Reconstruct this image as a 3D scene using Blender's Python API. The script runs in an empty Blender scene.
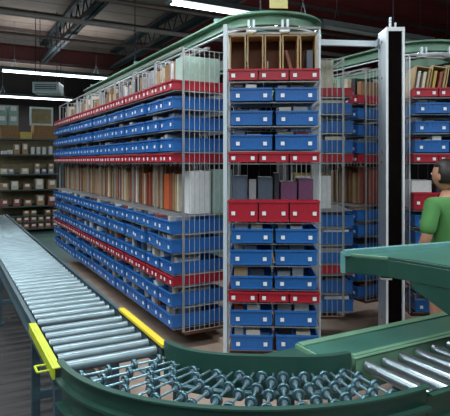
import bpy, math, random
from mathutils import Vector, Matrix
random.seed(7)
SC = bpy.context.scene
COL = SC.collection
R = math.radians
PA, PB = 0.878, 0.478            # building axes: p (to the right, receding) and d (along the long side, receding)
TH = math.atan2(PB, PA)          # turn of the building about Z
def W(a, b, z=0.0):
    return Vector((PA*a - PB*b, PB*a + PA*b, z))

# ------------------------------------------------------------------ materials
MATS = {}
def mat(name, col, rough=0.5, metal=0.0, var=0.12, scale=9.0, bump=0.0, emit=0.0, spec=0.5):
    if name in MATS: return MATS[name]
    m = bpy.data.materials.new(name); m.use_nodes = True
    nt = m.node_tree; b = nt.nodes['Principled BSDF']
    b.inputs['Roughness'].default_value = rough
    b.inputs['Metallic'].default_value = metal
    b.inputs['Specular IOR Level'].default_value = spec
    tc = nt.nodes.new('ShaderNodeTexCoord')
    nz = nt.nodes.new('ShaderNodeTexNoise'); nz.inputs['Scale'].default_value = scale; nz.inputs['Detail'].default_value = 4
    nt.links.new(tc.outputs['Object'], nz.inputs['Vector'])
    rp = nt.nodes.new('ShaderNodeValToRGB')
    rp.color_ramp.elements[0].position = 0.3; rp.color_ramp.elements[1].position = 0.7
    rp.color_ramp.elements[0].color = tuple(c*(1-var) for c in col) + (1,)
    rp.color_ramp.elements[1].color = tuple(min(1, c*(1+var)) for c in col) + (1,)
    nt.links.new(nz.outputs['Fac'], rp.inputs['Fac'])
    nt.links.new(rp.outputs['Color'], b.inputs['Base Color'])
    if bump:
        bp = nt.nodes.new('ShaderNodeBump'); bp.inputs['Strength'].default_value = bump; bp.inputs['Distance'].default_value = 0.01
        nt.links.new(nz.outputs['Fac'], bp.inputs['Height']); nt.links.new(bp.outputs['Normal'], b.inputs['Normal'])
    if emit:
        b.inputs['Emission Color'].default_value = (0.86, 0.95, 1.0, 1); b.inputs['Emission Strength'].default_value = emit
    MATS[name] = m
    return m
def stripes(name, c1, c2, axis, period, duty=0.1, rough=0.6, offset=0.0, var=0.25):
    """boards along one object axis with thin seams between them"""
    m = mat(name, c1, rough, var=var, scale=3.0)
    nt = m.node_tree; b = nt.nodes['Principled BSDF']
    tc = nt.nodes['Texture Coordinate']; rp = nt.nodes['Color Ramp']
    sp = nt.nodes.new('ShaderNodeSeparateXYZ'); nt.links.new(tc.outputs['Object'], sp.inputs[0])
    d = nt.nodes.new('ShaderNodeMath'); d.operation = 'DIVIDE'; d.inputs[1].default_value = period
    nt.links.new(sp.outputs[axis], d.inputs[0])
    f = nt.nodes.new('ShaderNodeMath'); f.operation = 'FRACT'; nt.links.new(d.outputs[0], f.inputs[0])
    l = nt.nodes.new('ShaderNodeMath'); l.operation = 'LESS_THAN'; l.inputs[1].default_value = duty; nt.links.new(f.outputs[0], l.inputs[0])
    mx = nt.nodes.new('ShaderNodeMix'); mx.data_type = 'RGBA'
    nt.links.new(l.outputs[0], mx.inputs[0]); nt.links.new(rp.outputs['Color'], mx.inputs[6]); mx.inputs[7].default_value = c2 + (1,)
    nt.links.new(mx.outputs[2], b.inputs['Base Color'])
    return m

M_BLUE  = mat('blue_plastic', (0.022, 0.140, 0.44), 0.36, var=0.15, scale=4)
M_RED   = mat('red_plastic', (0.43, 0.016, 0.036), 0.38, var=0.12, scale=5)
M_CARD  = mat('white_card', (0.85, 0.88, 0.9), 0.5, var=0.05)
M_ZINC  = mat('zinc_wire', (0.58, 0.60, 0.61), 0.42, metal=0.4, var=0.1)
M_SHELF = mat('shelf_wire', (0.40, 0.41, 0.42), 0.45, metal=0.5, var=0.1)
M_POST  = mat('grey_white_post', (0.62, 0.70, 0.74), 0.4, metal=0.2, var=0.06)
M_DARKWIRE = mat('dull_wire', (0.28, 0.27, 0.27), 0.5, metal=0.5)
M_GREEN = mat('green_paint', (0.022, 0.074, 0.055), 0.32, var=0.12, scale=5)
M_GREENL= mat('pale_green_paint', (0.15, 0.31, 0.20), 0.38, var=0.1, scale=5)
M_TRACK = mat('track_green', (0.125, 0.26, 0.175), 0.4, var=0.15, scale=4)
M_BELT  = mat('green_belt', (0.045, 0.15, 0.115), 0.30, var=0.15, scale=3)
M_STEEL = mat('roller_steel', (0.20, 0.27, 0.30), 0.34, metal=0.65, var=0.15, scale=7)
M_RROLL = mat('bright_roller', (0.34, 0.42, 0.46), 0.27, metal=0.85, var=0.1)
M_CHROME= mat('chrome', (0.62, 0.66, 0.68), 0.16, metal=1.0, var=0.08)
M_WHEEL = mat('skate_wheel', (0.10, 0.20, 0.24), 0.28, metal=0.75, var=0.2)
M_RIM   = mat('wheel_hub', (0.45, 0.55, 0.60), 0.3, metal=0.6, var=0.1)
M_AXLE  = mat('axle_steel', (0.19, 0.33, 0.39), 0.35, metal=0.6, var=0.15)
M_FRAMEB= mat('blue_grey_steel', (0.055, 0.10, 0.125), 0.42, metal=0.2, var=0.15)
M_YELL  = mat('yellow_green_paint', (0.50, 0.60, 0.03), 0.4, var=0.08)
M_YELL2 = mat('yellow_paint', (0.75, 0.55, 0.02), 0.4, var=0.06)
M_ALU   = mat('aluminium', (0.55, 0.62, 0.67), 0.35, metal=0.35, var=0.05)
M_WEDGE = mat('white_edge', (0.86, 0.88, 0.9), 0.45, var=0.04)
M_DARKP = mat('dark_mesh_panel', (0.005, 0.003, 0.003), 1.0, spec=0.05, var=0.3)
M_KRAFT = mat('kraft_board', (0.30, 0.17, 0.075), 0.75, var=0.15, scale=6)
M_KRAFTL= mat('pale_kraft_board', (0.50, 0.36, 0.18), 0.7, var=0.1)
M_KRAFTD= mat('dark_kraft_board', (0.15, 0.06, 0.03), 0.75, var=0.2)
M_TRUSS = mat('truss_paint', (0.030, 0.040, 0.048), 0.55, var=0.2)
M_OXIDE = mat('oxide_red_paint', (0.10, 0.018, 0.016), 0.6, var=0.15)
M_PURL  = mat('purlin_paint', (0.13, 0.09, 0.085), 0.55, var=0.15)
M_PIPE  = mat('pipe_paint', (0.42, 0.38, 0.37), 0.45, var=0.1)
M_PIPEB = mat('brown_pipe_paint', (0.24, 0.15, 0.13), 0.45, var=0.1)
M_TUBE  = mat('lit_tube', (0.9, 0.95, 1.0), 0.4, emit=7.0)
M_HOUS  = mat('lamp_housing', (0.10, 0.14, 0.16), 0.4, metal=0.2)
M_HOUSW = mat('pale_lamp_housing', (0.42, 0.50, 0.55), 0.4, metal=0.1)
M_RACK  = mat('rack_paint', (0.05, 0.085, 0.09), 0.5, var=0.1)
M_TEAL  = mat('teal_paint', (0.13, 0.32, 0.31), 0.45, var=0.1)
M_SAGE  = mat('sage_board', (0.36, 0.50, 0.44), 0.65, var=0.1)
M_OLIVE = mat('olive_board', (0.24, 0.20, 0.11), 0.7, var=0.15)
M_BLACK = mat('black_rubber', (0.012, 0.012, 0.013), 0.6)
M_UNIT  = mat('unit_casing', (0.62, 0.76, 0.78), 0.4, var=0.06)
M_UNITD = mat('unit_grille', (0.10, 0.15, 0.19), 0.5)
PACK = {
 'white': mat('white_pack', (0.72, 0.73, 0.72), 0.45, var=0.08), 'grey': mat('grey_pack', (0.33, 0.34, 0.36), 0.5),
 'tan': mat('tan_pack', (0.42, 0.28, 0.15), 0.65), 'dark': mat('dark_pack', (0.035, 0.035, 0.045), 0.4),
 'cream': mat('cream_pack', (0.66, 0.60, 0.46), 0.6), 'rust': mat('rust_pack', (0.30, 0.075, 0.05), 0.5),
 'violet': mat('violet_pack', (0.16, 0.06, 0.13), 0.4), 'slate': mat('slate_pack', (0.10, 0.13, 0.18), 0.35),
 'orange': mat('orange_pack', (0.62, 0.12, 0.03), 0.5), 'sage': M_SAGE, 'brown': M_KRAFT, 'yellow': mat('yellow_pack', (0.62, 0.47, 0.12), 0.6),
}

# ------------------------------------------------------------------ mesh builder
class MB:
    def __init__(s): s.v = []; s.f = []
    def add(s, vs, fs):
        o = len(s.v); s.v += [tuple(v) for v in vs]; s.f += [tuple(o+i for i in f) for f in fs]
    def box(s, x0, x1, y0, y1, z0, z1, M=None):
        vs = [Vector((x, y, z)) for z in (z0, z1) for y in (y0, y1) for x in (x0, x1)]
        if M: vs = [M @ v for v in vs]
        s.add(vs, [(0,2,3,1),(4,5,7,6),(0,1,5,4),(2,6,7,3),(0,4,6,2),(1,3,7,5)])
    def cyl(s, p, q, r, n=10, r2=None):
        p, q = Vector(p), Vector(q); ax = (q-p).normalized()
        u = ax.orthogonal().normalized(); w = ax.cross(u); r2 = r if r2 is None else r2
        vs = []
        for c, rr in ((p, r), (q, r2)):
            vs += [c + (u*math.cos(2*math.pi*i/n) + w*math.sin(2*math.pi*i/n))*rr for i in range(n)]
        fs = [(i, (i+1) % n, n+(i+1) % n, n+i) for i in range(n)]
        fs += [tuple(range(n-1, -1, -1)), tuple(range(n, 2*n))]
        s.add(vs, fs)
    def wire(s, p, q, r=0.003): s.cyl(p, q, r, 4)
    def path(s, pts, r, n=6):
        for i in range(len(pts)-1): s.cyl(pts[i], pts[i+1], r, n)
    def prism(s, poly, z0, z1):
        n = len(poly)
        vs = [(x, y, z0) for x, y in poly] + [(x, y, z1) for x, y in poly]
        s.add(vs, [tuple(range(n-1, -1, -1)), tuple(range(n, 2*n))] + [(i, (i+1) % n, n+(i+1) % n, n+i) for i in range(n)])
    def sweep(s, rings, closed=False):
        m = len(rings[0]); vs = [p for r in rings for p in r]; fs = []
        k = len(rings); last = k if closed else k-1
        for i in range(last):
            j = (i+1) % k
            for t in range(m):
                u = (t+1) % m
                fs.append((i*m+t, i*m+u, j*m+u, j*m+t))
        if not closed: fs += [tuple(range(m-1, -1, -1)), tuple((k-1)*m+t for t in range(m))]
        s.add(vs, fs)
    def revolve(s, prof, c, ax, n=14):
        """closed ring profile (r, h) turned about axis ax through c"""
        c, ax = Vector(c), Vector(ax).normalized(); u = ax.orthogonal().normalized(); w = ax.cross(u)
        rings = []
        for i in range(n):
            e = u*math.cos(2*math.pi*i/n) + w*math.sin(2*math.pi*i/n)
            rings.append([c + e*r + ax*h for r, h in prof])
        s.sweep(rings, True)
    def mesh(s, name):
        me = bpy.data.meshes.new(name); me.from_pydata(s.v, [], s.f); me.update()
        import bmesh
        bm = bmesh.new(); bm.from_mesh(me); bmesh.ops.recalc_face_normals(bm, faces=bm.faces); bm.to_mesh(me); bm.free()
        return me
    def build(s, name, m, parent=None, bevel=0.0, smooth=False, loc=None, rz=None):
        o = bpy.data.objects.new(name, s.mesh(name)); COL.objects.link(o)
        o.data.materials.append(m)
        if smooth: shade(o)
        if bevel:
            bv = o.modifiers.new('b', 'BEVEL'); bv.width = bevel; bv.segments = 2; bv.limit_method = 'ANGLE'
        if parent: o.parent = parent
        if loc is not None: o.location = loc
        if rz is not None: o.rotation_euler = (0, 0, rz)
        return o
def shade(o, ang=40):
    for p in o.data.polygons: p.use_smooth = True
    try: o.data.set_sharp_from_angle(angle=R(ang))
    except Exception: pass
def tag(o, label, cat, group=None, kind=None):
    o['label'] = label; o['category'] = cat
    if group: o['group'] = group
    if kind: o['kind'] = kind
    return o
def thing(name, label, cat, loc=(0,0,0), rz=0.0, group=None):
    o = bpy.data.objects.new(name, None); COL.objects.link(o); o.empty_display_size = 0.1
    o.location = loc; o.rotation_euler = (0, 0, rz)
    return tag(o, label, cat, group)
def copy_tree(o, parent=None):
    c = o.copy(); COL.objects.link(c)
    if parent: c.parent = parent
    for ch in list(o.children): copy_tree(ch, c)
    return c
def struct(o): o['kind'] = 'structure'; return o
ORD = ['first','second','third','fourth','fifth','sixth','seventh','eighth','ninth','tenth','eleventh','twelfth','thirteenth','fourteenth','fifteenth','sixteenth']

# ------------------------------------------------------------------ room shell (building axes: local x = p, local y = d)
A0, A1, B0, B1, ZC = -9.0, 13.0, -8.0, 19.0, 4.75
M_FLOOR = mat('painted_floor', (0.060, 0.135, 0.125), 0.42, var=0.22, scale=1.6, bump=0.05)
M_DECK = stripes('roof_deck', (0.36, 0.265, 0.225), (0.12, 0.08, 0.07), 1, 0.9, 0.05, 0.7, var=0.12)
M_DECKR = stripes('maroon_roof_deck', (0.32, 0.036, 0.040), (0.14, 0.018, 0.018), 1, 0.9, 0.05, 0.7, var=0.2)
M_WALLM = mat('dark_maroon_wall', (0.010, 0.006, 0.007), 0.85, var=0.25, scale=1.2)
def slab(name, m, x0, x1, y0, y1, z0, z1):
    b = MB(); b.box(x0, x1, y0, y1, z0, z1)
    return struct(b.build(name, m, rz=TH))
slab('floor', M_FLOOR, A0, A1, B0, B1, -0.1, 0.0)
slab('ceiling', M_DECK, A0, 5.25, B0, B1, ZC, ZC+0.1)
slab('ceiling', M_DECKR, 5.25, A1, B0, B1, ZC, ZC+0.1)
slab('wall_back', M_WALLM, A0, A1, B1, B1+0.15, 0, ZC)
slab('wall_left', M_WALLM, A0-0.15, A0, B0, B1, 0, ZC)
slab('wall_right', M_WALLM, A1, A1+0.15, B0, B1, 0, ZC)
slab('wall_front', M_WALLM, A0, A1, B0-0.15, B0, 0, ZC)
# shaded boarded floor on the near side of the conveyor, brown aisle covering on the other
M_PLANK = stripes('shaded_floor_boards', (0.026, 0.024, 0.025), (0.008, 0.007, 0.008), 1, 0.16, 0.10, 0.6, var=0.3)  # boards coloured dark to stand for floor lying in shade
b = MB(); b.box(-2.2, 0.965, -1.5, 8.3, 0.0, 0.02)
tag(b.build('shaded_board_floor', M_PLANK, rz=TH), 'boarded walkway beside the roller conveyor, its dark colour standing for floor in shade', 'walkway')
M_MAT = mat('brown_covering', (0.30, 0.225, 0.18), 0.6, var=0.2, scale=5, bump=0.05)
b = MB(); b.box(0.98, 5.2, 0.3, 7.55, 0.0, 0.012)
tag(b.build('floor_covering', M_MAT, rz=TH), 'brown floor covering lying under and beside the carousel', 'floor covering')

b = MB(); b.box(1.0, 2.72, 2.30, 7.45, 0.0125, 0.13)  # added step that raises the floor out of the carousel's shade
tag(b.build('added_plinth', M_MAT, rz=TH, bevel=0.006), 'low brown plinth added under the near carousel to lift its floor into light', 'plinth')
# girder, trusses, purlins
b = MB(); b.box(A0, A1, 14.45, 14.47, 4.2, 4.6); b.box(A0, A1, 14.3, 14.62, 4.2, 4.225); b.box(A0, A1, 14.3, 14.62, 4.575, 4.6)
struct(b.build('roof_girder', M_OXIDE, rz=TH))
for a in (-3.3, -1.45, 0.43, 2.31, 4.19):
    b = MB()
    for y0, y1 in ((B0, 14.3),):
        b.box(a-0.09, a-0.015, y0, y1, 4.18, 4.26); b.box(a+0.015, a+0.09, y0, y1, 4.18, 4.26)
        b.box(a-0.09, a+0.09, y0, y1, 4.62, 4.68)
        y = y0; k = 0
        while y < y1-0.3:
            z0, z1 = (4.22, 4.64) if k % 2 == 0 else (4.64, 4.22)
            b.cyl((a, y, z0), (a, y+0.3, z1), 0.014, 5); y += 0.3; k += 1
    struct(b.build('roof_truss', M_TRUSS, rz=TH))
for y in (2.0, 3.6, 5.2, 6.8, 8.4, 10.0, 11.6, 13.2, 15.8, 17.4):
    b = MB(); b.box(A0, A1, y-0.03, y+0.03, 4.68, 4.745)
    struct(b.build('ceiling_purlin', M_PURL, rz=TH))
for y, z, r, m in ((9.5, 4.1, 0.045, M_PIPE), (11.0, 4.1, 0.03, M_PIPEB), (8.1, 4.12, 0.03, M_PURL)):
    b = MB(); b.cyl((A0, y, z), (A1, y, z), r, 10)
    tag(b.build('ceiling_pipe', m, rz=TH, smooth=True), {9.5: 'pale grey pipe running under the roof trusses', 11.0: 'thin pinkish brown pipe under the trusses near the red girder', 8.1: 'thin brown pipe nearest the camera under the trusses'}[y], 'pipe')

# ------------------------------------------------------------------ fluorescent strip lights, in rows along p
def strip_light(a, bb, z, lit, label, length=2.44, hang=True, pale=False):
    t = thing('strip_light', label, 'light', W(a, bb, z), TH, 'fluorescent strip lights under the roof')
    h = MB(); h.box(0, length, -0.06, 0.06, 0.02, 0.09); h.box(0, length, -0.075, 0.075, 0.015, 0.022)
    h.build('housing', M_HOUSW if pale else M_HOUS, t, 0.004)
    tb = MB(); tb.cyl((0.05, -0.035, -0.012), (length-0.05, -0.035, -0.012), 0.02, 8)
    tb.build('tube', M_TUBE if lit else PACK['white'], t, smooth=True)
    tb = MB(); tb.cyl((0.05, 0.035, -0.012), (length-0.05, 0.035, -0.012), 0.02, 8)
    tb.build('tube', M_TUBE if lit else PACK['white'], t, smooth=True)
    e = MB()
    for x in (0.0, length-0.04): e.box(x, x+0.04, -0.065, 0.065, -0.035, 0.015)
    e.build('end_cap', M_HOUSW, t)
    for x in (0.3, length-0.3):
        c = MB(); top = ZC - z - 0.01
        c.path([(x-0.06, 0, 0.09), (x, 0, 0.30), (x+0.06, 0, 0.09)], 0.003, 5); c.path([(x, 0, 0.30), (x, 0, top)], 0.003, 5)
        c.build('hanger', M_HOUS, t)
    if lit:
        L = bpy.data.lights.new('strip_glow', 'AREA'); L.shape = 'RECTANGLE'; L.size = length-0.1; L.size_y = 0.12
        L.energy = LAMP; L.color = (0.90, 0.97, 1.0)
        lo = bpy.data.objects.new('strip_glow', L); COL.objects.link(lo); lo.parent = t; lo.location = (length/2, 0, -0.045)
        lo['kind'] = 'helper'
        if a < 9:
            L2 = L.copy(); L2.energy = UPLAMP; l2 = bpy.data.objects.new('strip_glow', L2); COL.objects.link(l2); l2.parent = t; l2.location = (length/2, 0, 0.10); l2.rotation_euler = (math.pi, 0, 0); l2['kind'] = 'helper'
    return t
LAMP = 66.0; UPLAMP = 20.0
ROWS = [(-5.1, 'behind the camera'), (0.5, 'above the conveyor bend'), (3.3, 'added as fill above the aisle'), (6.12, 'above the carousel'), (12.5, 'beyond the carousel'), (17.4, 'by the back wall')]
for bb, where in ROWS:
    k = 0
    if bb == 6.12: spots = [(-4.4, 1), (-0.9, 1), (2.5, 1), (4.98, 0), (7.5, 0)]
    elif bb == 3.3: spots = [(-2.6, 1), (0.0, 1)]  # strips added out of view as fill light for the aisle
    elif bb == 12.5: spots = [(-2.0, 1), (1.1, 1)]
    elif bb == 17.4: spots = [(-1.2, 1), (1.3, 1)]
    else: spots = [(-4.4, 1), (-0.9, 1), (2.5, 1), (6.0, 1)]
    for a, lit in spots:
        strip_light(a, bb, 3.6, lit, f"{'lit' if lit else 'unlit'} fluorescent strip {where}, {ORD[k]} from the left in its row", pale=(a == 4.98)); k += 1
# ------------------------------------------------------------------ storage bins (front faces local -y, origin at bottom middle of the front)
def bin_mesh(w, d, h, ribs):
    b = MB(); t = 0.004; x = w/2
    b.box(-x, x, 0, d, 0, t)
    b.box(-x, x, 0, t, t, h); b.box(-x, x, d-t, d, t, h)
    b.box(-x, -x+t, t, d-t, t, h); b.box(x-t, x, t, d-t, t, h)
    b.box(-x-0.004, x+0.004, -0.008, 0.0, h-0.012, h)            # rolled front lip
    b.box(-x-0.004, -x, 0.0, d, h-0.010, h); b.box(x, x+0.004, 0.0, d, h-0.010, h)
    for i in range(ribs):
        cx = -x + w*(i+0.5)/ribs
        b.box(cx-0.003, cx+0.003, -0.004, 0.0, h*0.45, h-0.012)
    b.box(-x+0.006, x-0.006, -0.005, 0.0, 0.0, 0.008)
    return b.mesh('bin')
def make_bin(name, w, d, h, m, ribs):
    o = bpy.data.objects.new(name, bin_mesh(w, d, h, ribs)); COL.objects.link(o); o.data.materials.append(m)
    for sx in (-1, 1):
        c = MB(); cx = sx*w*0.33
        s = 0.0125
        c.box(cx-s, cx+s, -0.0075, -0.0045, h*0.40-s, h*0.40+s)
        c.build('label_card', M_CARD, o)
    return o
BLUE = [make_bin('blue_bin', 0.275, 0.44, h, M_BLUE, 7) for h in (0.086, 0.094, 0.100)]
REDD = make_bin('red_bin', 0.196, 0.44, 0.066, M_RED, 4)
REDS = make_bin('red_bin', 0.196, 0.13, 0.073, M_RED, 4)
REDS2 = make_bin('red_bin', 0.196, 0.13, 0.140, M_RED, 5)
REDN = make_bin('red_bin', 0.178, 0.44, 0.073, M_RED, 4)       # deep red bin of the top tier
REDM = make_bin('red_bin', 0.178, 0.44, 0.066, M_RED, 4)
BLUEN = [make_bin('blue_bin', 0.268, 0.44, h, M_BLUE, 7) for h in (0.086, 0.094, 0.100)]
used = set()
def fresh(master):
    if master.name not in used: used.add(master.name); return master
    return copy_tree(master)
# tiers, top to bottom: (kind, floor height, master)
TIERS = [('red', 2.097, REDS, 'tall'), ('blue', 1.957, BLUE[0], ''), ('blue', 1.797, BLUE[1], ''), ('blue', 1.632, BLUE[2], ''),
         ('red', 1.548, REDD, ''), ('red', 1.150, REDS2, 'tall'), ('blue', 1.010, BLUE[1], ''), ('blue', 0.863, BLUE[2], ''),
         ('blue', 0.703, BLUE[0], ''), ('red', 0.615, REDD, ''), ('blue', 0.457, BLUE[2], ''), ('blue', 0.297, BLUE[2], '')]
BW, BD, MY0, MY1 = 0.590, 0.56, 0.09, 0.56        # bay width, depth, wire panel from/to
ZB, ZT = 0.262, 2.41
def make_bay(BW, front):
    ZT = 2.455 if front else 2.41
    t = bpy.data.objects.new('carousel_bay', None); COL.objects.link(t)
    for sx in (-1, 1):
        x = sx*(BW/2-0.004)
        p = MB()
        for i in range(12):
            y = MY0 + (MY1-MY0)*i/11
            p.wire((x, y, ZB), (x, y, ZT), 0.0026)
        z = ZB
        for z in [ZB, ZT] + [tt[1]-0.012 for tt in TIERS[:-1]]:
            p.wire((x, MY0, z), (x, MY1, z), 0.0026)
        p.build('wire_panel', M_ZINC, t)
        q = MB()
        if front and sx < 0: q.box(x-0.022, x+0.004, MY0-0.085, MY0-0.004, ZB, ZT+0.02)
        else: q.box(x-0.004, x+0.004, MY0-0.016, MY0-0.004, ZB, ZT+0.01)
        q.build('post', M_POST if front else M_SHELF, t)
        q = MB(); q.box(x-0.006, x+0.006, MY1+0.002, MY1+0.02, ZB, ZT+0.01)
        q.build('post', M_DARKWIRE, t)
    for k, (kind, z, ms, tall) in enumerate(TIERS):
        s = MB(); x = BW/2-0.012; zz = z-0.007
        s.wire((-x, 0.012, zz-0.004), (x, 0.012, zz-0.004), 0.004); s.wire((-x, MY1, zz-0.004), (x, MY1, zz-0.004), 0.004)
        s.wire((-x, 0.27, zz-0.004), (x, 0.27, zz-0.004), 0.003)
        n = 16
        for i in range(n+1):
            xx = -x + 2*x*i/n
            s.wire((xx, 0.004, zz), (xx, MY1, zz), 0.0026)
        s.build('shelf', M_SHELF, t)
    bk = MB(); bk.box(-BW/2, BW/2, MY1+0.022, MY1+0.030, ZB, 0.30); bk.box(-BW/2, BW/2, MY1+0.022, MY1+0.030, ZT-0.05, ZT)
    for i in range(7): bk.wire((-BW/2+0.05+i*0.09, MY1+0.012, ZB), (-BW/2+0.05+i*0.09, MY1+0.012, ZT), 0.0026)
    bk.build('back_panel', M_DARKWIRE, t)
    for sx in (-0.15, 0.09):
        h = MB(); h.box(sx-0.036, sx+0.036, 0.26, 0.32, ZT+0.031, ZT+0.042)
        h.box(sx-0.030, sx-0.018, 0.262, 0.318, ZT+0.038, ZT+0.060); h.box(sx+0.018, sx+0.030, 0.262, 0.318, ZT+0.038, ZT+0.060)
        h.cyl((sx-0.034, 0.29, ZT+0.046), (sx+0.034, 0.29, ZT+0.046), 0.012, 10)
        if front: h.box(sx-0.030, sx+0.030, 0.205, 0.262, ZT+0.018, ZT+0.045); h.box(sx-0.026, sx-0.010, 0.215, 0.255, ZT+0.045, ZT+0.105); h.box(sx+0.010, sx+0.026, 0.215, 0.255, ZT+0.045, ZT+0.105)
        h.build('trolley', M_ALU if front else M_DARKWIRE, t)
    tr = MB(); tr.box(-BW/2, BW/2, 0.275, 0.305, ZT+0.015, ZT+0.03); tr.box(-BW/2, BW/2, MY0-0.02, MY0-0.012, ZT-0.002, ZT+0.012)
    tr.build('top_bar', M_DARKWIRE, t)
    ft = MB(); ft.box(-BW/2+0.02, BW/2-0.02, 0.10, 0.52, ZB-0.03, ZB-0.004); ft.build('base_board', M_KRAFTD, t)
    return t
BAYS = {False: make_bay(BW, False), True: make_bay(0.64, True)}; bay_used = set()
def flat_box(w, d, h, m, name, open_top=False):
    b = MB()
    if open_top:
        t = 0.004
        b.box(-w/2, w/2, 0, d, 0, t); b.box(-w/2, -w/2+t, 0, d, t, h); b.box(w/2-t, w/2, 0, d, t, h)
        b.box(-w/2+t, w/2-t, d-t, d, t, h); b.box(-w/2+t, w/2-t, 0, t, t, h*0.30); b.box(-w/2+t, w/2-t, t, d-t, h-t, h)
    else: b.box(-w/2, w/2, 0, d, 0, h)
    return b.build(name, m, None, 0.0015)
def place(o, root_loc, rz, x, y, z, dz=0.0):
    o.location = Vector(root_loc) + Matrix.Rotation(rz, 3, 'Z') @ Vector((x, y, z))
    o.rotation_euler = (0, 0, rz+dz)
    return o
SIDE2 = ['left', 'right']; SIDE3 = ['left', 'middle', 'right']
PK = [('white', 'carton'), ('grey', 'carton'), ('tan', 'carton'), ('dark', 'packet'), ('cream', 'carton'), ('white', 'booklet'), ('rust', 'packet'), ('slate', 'packet')]
pmesh = {}
def packet(colr, kind, w, d, h):
    key = (colr, kind)
    if key not in pmesh:
        b = MB(); b.box(-0.5, 0.5, 0, 1, 0, 1)
        if kind == 'carton': b.box(-0.502, 0.502, 0.42, 0.58, 0.2, 1.012)      # tape band
        if kind == 'booklet': b.box(-0.5, -0.44, -0.01, 1.01, -0.0, 1.01)       # spine
        me = b.mesh('packet'); me.materials.append(PACK[colr]); pmesh[key] = me
    o = bpy.data.objects.new(kind, pmesh[key]); COL.objects.link(o); o.scale = (w, d, h)
    return o
def fill_bay(loc, rz, bay, short, tops, mids, n_pack, seed, jitter=1.0, tiers=TIERS, front=False):
    """bay: how the bay is called in labels"""
    rnd = random.Random(seed)
    t = copy_tree(BAYS[front]) if front in bay_used else BAYS[front]; bay_used.add(front)
    t.location = loc; t.rotation_euler = (0, 0, rz)
    tag(t, f'wire mesh carousel rack, {bay}', 'rack', 'carousel bays of red and blue bins')
    for k, (kind, z, ms, tall) in enumerate(tiers):
        z += 0.001
        n = 2 if kind == 'blue' else 3
        if tall and k and not front: mids(loc, rz, short, z, rnd); continue
        for i in range(n):
            if ms is REDS and not front: ms = REDN
            if ms is REDD and not front: ms = REDM
            if kind == 'blue' and not front: ms = BLUEN[BLUE.index(ms)] if ms in BLUE else ms
            o = fresh(ms)
            if kind == 'blue':
                x = (-0.150, 0.150)[i]*(1 if front else 0.945) + rnd.uniform(-0.005, 0.005)*(1 if front else 0.3)
                y = rnd.uniform(-0.012, 0.012)*jitter
            else: x = (-0.205, 0.0, 0.205)[i]*(1 if front else 0.92); y = rnd.uniform(-0.003, 0.003)
            dz = rnd.uniform(-0.007, 0.007)*(1 if front else 0.6) if kind == 'blue' else 0
            place(o, loc, rz, x, y, z, dz)
            side = (SIDE2 if kind == 'blue' else SIDE3)[i]
            tag(o, f'{side} {kind} bin on {ORD[k]} tier, {short}', 'bin', f'{kind} bins on the carousels')
            if kind == 'blue':
                opts = rnd.sample(PK, min(len(PK), n_pack)); xx = -0.118
                for colr, pk in opts:
                    w = rnd.uniform(0.05, 0.10)
                    if xx + w > 0.118: break
                    h = min(rnd.uniform(0.098, 0.136), tiers[k-1][1]-z-0.030); d = rnd.uniform(0.12, 0.26)
                    yy = rnd.uniform(0.03, 0.10)
                    q = packet(colr, pk, w, d, h)
                    place(q, loc, rz, x, y, z+0.005, dz)
                    q.location += Matrix.Rotation(rz+dz, 3, 'Z') @ Vector((xx+w/2, yy, 0))
                    tag(q, f'{colr} {pk} in {side} blue bin on {ORD[k]} tier, {short}', pk, 'goods in the blue bins')
                    xx += w + rnd.uniform(0.012, 0.03)
        if tall:
            if k == 0: tops(loc, rz, short, z, rnd)
            else: mids(loc, rz, short, z, rnd)
    return t
def standing(specs, loc, rz, short, z, where, zmax=None, group='folders and boxes standing on the carousel'):
    """specs: (colour, kind, width, height, y, depth)"""
    tot = sum(s[2] for s in specs); gap = (0.60-tot)/max(1, len(specs)-1) if len(specs) > 1 else 0
    gap = min((0.56-tot)/max(1, len(specs)-1), 0.05); x = -(tot+gap*(len(specs)-1))/2; cnt = {}
    for colr, kind, w, h, y, d in specs:
        q = packet(colr, kind, w, d, h)
        q.name = kind
        place(q, loc, rz, x+w/2, y, z)
        c = cnt.get((colr, kind), 0); cnt[(colr, kind)] = c+1
        many = sum(1 for s in specs if s[:2] == (colr, kind)) > 1
        tag(q, f"{ORD[c]+' ' if many else ''}{colr} {kind} on {where}, {short}", kind, group)
        x += w+gap
def standing_in_bins(specs, loc, rz, short, z, where):
    """things standing in the three deep red bins of a tier"""
    k = 0; edge = 0.082; x = -0.188-edge; cnt = {}
    for colr, kind, w, h, y, d in specs:
        if x+w > 0.188*(k-1)+edge:
            k += 1; x = 0.188*(k-1)-edge
            if k > 2: break
        q = packet(colr, kind, w, min(d, 0.40-y), h); q.name = kind
        place(q, loc, rz, x+w/2, y, z+0.005)
        c = cnt.get((colr, kind), 0); cnt[(colr, kind)] = c+1
        many = sum(1 for s_ in specs if s_[:2] == (colr, kind)) > 1
        tag(q, f"{ORD[c]+' ' if many else ''}{colr} {kind} on {where}, {short}", kind, 'folders and boxes standing on the carousel')
        x += w+0.008
def tops_mix(loc, rz, short, z, rnd):
    specs = []; tot = 0
    while True:
        colr, kind = rnd.choice([('brown', 'folder'), ('grey', 'folder'), ('white', 'folder'), ('tan', 'folder'), ('tan', 'box'), ('grey', 'folder'), ('cream', 'folder'), ('dark', 'folder')])
        w = rnd.uniform(0.012, 0.035) if kind == 'folder' else 0.09
        if len(specs) >= 15: break
        specs.append((colr, kind, w, rnd.uniform(0.19, 0.30), rnd.uniform(0.155, 0.19), 0.30))
    standing_in_bins(specs, loc, rz, short, z, 'top shelf')
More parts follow.
